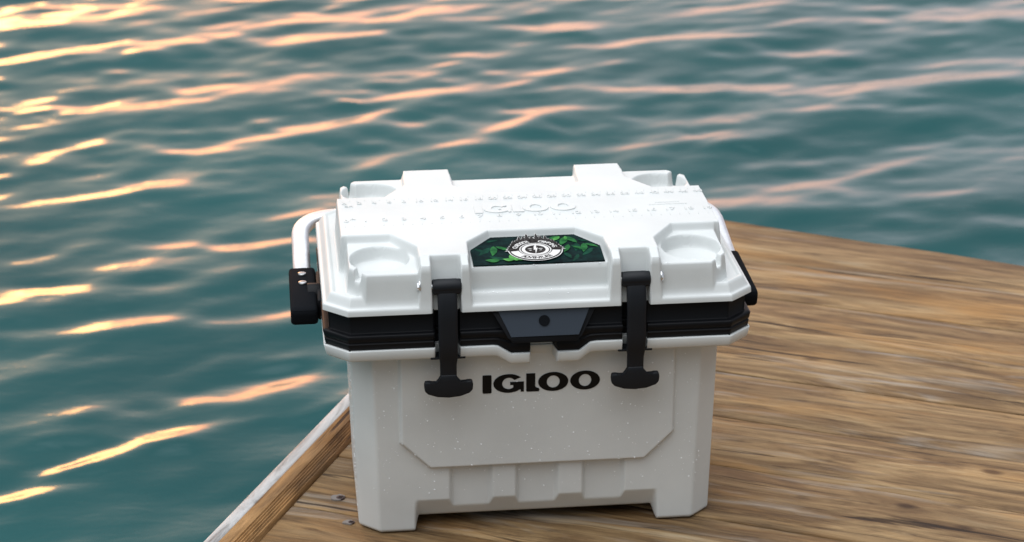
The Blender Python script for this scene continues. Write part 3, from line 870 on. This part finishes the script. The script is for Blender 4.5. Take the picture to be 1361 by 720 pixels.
# --- rubber latches
def make_latch(cx):
    L = bpy.data.objects.new('latch', None); COL.objects.link(L); L.parent = cooler; L.location = (cx, 0, 0)
    path = bezier_round([(0, -.1470, .3165), (0, -.1560, .3060), (0, -.1622, .2850), (0, -.1630, .2420), (0, -.1580, .2240), (0, -.1560, .2020)], .012, 6)
    bm = bmesh.new(); n = len(path)
    pr = []
    for i, p in enumerate(path):
        z = p.z; w = np.interp(z, [.195, .224, .232, .250, .302, .312], [.0180, .0180, .0202, .0208, .0210, .0255])
        t = (path[min(i+1, n-1)]-path[max(i-1, 0)]).normalized(); s = Vector((1, 0, 0)); u = s.cross(t).normalized()
        if u.y > 0: u = -u
        pr.append([bm.verts.new(p+s*a*w+u*b*.0070) for a, b in rrect(1, 1, .22, 3)])
    k = len(pr[0])
    for i in range(n-1):
        for j in range(k): bm.faces.new((pr[i][j], pr[i][(j+1) % k], pr[i+1][(j+1) % k], pr[i+1][j]))
    bm.faces.new(pr[0]); bm.faces.new(pr[-1][::-1])
    from_bm('strap', bm, M_RUBBER, L, angle=50)
    bm = bmesh.new(); add_cyl(bm, (-.0156, -.1520, .3110), (.0156, -.1520, .3110), .0078, 24, .0012)
    add_box(bm, -.0152, .0152, -.1592, -.1460, .3035, .3110, .002)
    from_bm('pivot_bar', bm, M_RUBBER, L, angle=50)
    for s in (1, -1):
        bm = bmesh.new(); add_cyl(bm, (s*.0150, -.1530, .3110), (s*.0172, -.1530, .3110), .0036, 14, .0007)
        from_bm('pivot_pin', bm, M_STEEL, L)
    bm = bmesh.new(); add_box(bm, -.0190, .0190, -.1560, -.1380, .2275, .2302, .0009)
    from_bm('strap_tab', bm, M_RUBBER, L)
    # T grip: hooked ends, convex lower edge, straight upper edges rising into the neck
    out = [(-.0085, .2110), (-.0096, .2040), (-.0130, .2002), (-.0205, .2032), (-.0258, .2030), (-.0268, .1990), (-.0262, .1925), (-.0228, .1888), (-.0125, .1852), (0, .1840)]
    pts = out+[(-x, z) for x, z in out[:-1][::-1]]
    bm = bmesh.new(); add_prism(bm, pts, 'y', -.1610, -.1535, .0014, 3)
    from_bm('pull_grip', bm, M_RUBBER, L, angle=60)
    return L
make_latch(-.1015); make_latch(.1035)
for sx in (1, -1):
    bm = bmesh.new(); add_cyl(bm, (sx*.1300, -.1530, .3130), (sx*.1338, -.1530, .3130), .0052, 6, .0006)
    add_cyl(bm, (sx*.1300, -.1530, .3130), (sx*.1316, -.1530, .3130), .0066, 18, .0004)
    from_bm('hinge_bolt', bm, M_STEEL, cooler)

# --- carrying handle: grips on both sides, aluminium bail laid back behind the lid
def make_grip(x0, x1, s):
    bm = bmesh.new()
    pts = [(-.058, .2370), (-.052, .2340), (.058, .2385), (.0625, .2440), (.0625, .2610), (-.056, .2560), (-.0610, .2520)]
    add_prism(bm, pts, 'x', x0, x1, .0042, 3)
    g = from_bm('handle_grip', bm, M_GRIP, cooler, angle=60)
    bm = bmesh.new(); add_cyl(bm, (min(x0, x1)+.004 if s > 0 else min(x0, x1)+.02, .0, .2470), (s*.2280, .0, .2470), .016, 24, .001)
    add_box(bm, min(s*.2300, s*.2385), max(s*.2300, s*.2385), -.045, .050, .2360, .2600, .002)
    from_bm('grip_mount', bm, M_BLACK, g)
    xc = (x0+x1)/2
    for y in (.012, .038):
        bm = bmesh.new(); add_cyl(bm, (xc, y, .2570+.0012*y/.03), (xc, y, .2612+.0012*y/.03), .0050, 18, .0014)
        from_bm('rivet', bm, M_STEEL, g)
    return g
make_grip(-.2690, -.2385, -1); make_grip(.2300, .2590, 1)
path = bezier_round([(-.2535, .045, .2508), (-.2535, .075, .2545), (-.2535, .190, .2775), (0, .196, .2790), (.2465, .190, .2775), (.2465, .075, .2545), (.2465, .045, .2508)], .048, 12)
bm = bmesh.new(); add_sweep(bm, path, rrect(.0205, .0140, .0055, 4))
from_bm('bail', bm, M_ALU, cooler, angle=50)

# --- stray water drops on the plastic
def lid_z(x, y):
    i = int(round((y-gy[0])/step)); j = int(round((x-gx[0])/step))
    return float(Z[min(max(i, 0), len(gy)-1), min(max(j, 0), len(gx)-1)])
bm = bmesh.new(); rr = random.Random(21)
def drop(p, n, r):
    p, n = Vector(p), Vector(n).normalized(); q = n.to_track_quat('Z', 'Y')
    res = bmesh.ops.create_icosphere(bm, subdivisions=1, radius=1)
    for v in res['verts']: v.co = p+q @ Vector((v.co.x*r, v.co.y*r, max(v.co.z, -.2)*r*.6))
for i in range(330):
    x, z = rr.uniform(-.185, .185), rr.uniform(.047, .215)
    o = float(body_front(np.array([x]), np.array([z]))[0])
    drop((x*(1), -(.1120+slope_f*z)-o, z), (0, -1, .07), rr.choice((.0004, .0005, .0005, .0006, .0007, .0008, .0011)))
for i in range(90):
    x, y = rr.uniform(-.2, .2), rr.uniform(-.1575, -.140)
    z = lid_z(x, y); z2 = max(lid_z(x, y-.002), lid_z(x, y+.002))
    if abs(z-z2) > .003 or z < .288 or abs(abs(x)-.1025) < .017: continue
    drop((x, y, z), (0, -.2, 1), rr.choice((.0005, .0006, .0007, .0010)))
for i in range(70):
    z = rr.uniform(.02, .215); drop((-.2012-.0233*z, rr.uniform(-.085, -.06), z), (-1, 0, 0), rr.choice((.0008, .0011, .0014)))
o = from_bm('water_droplets', bm, M_DROP, cooler); o['kind'] = 'stuff'
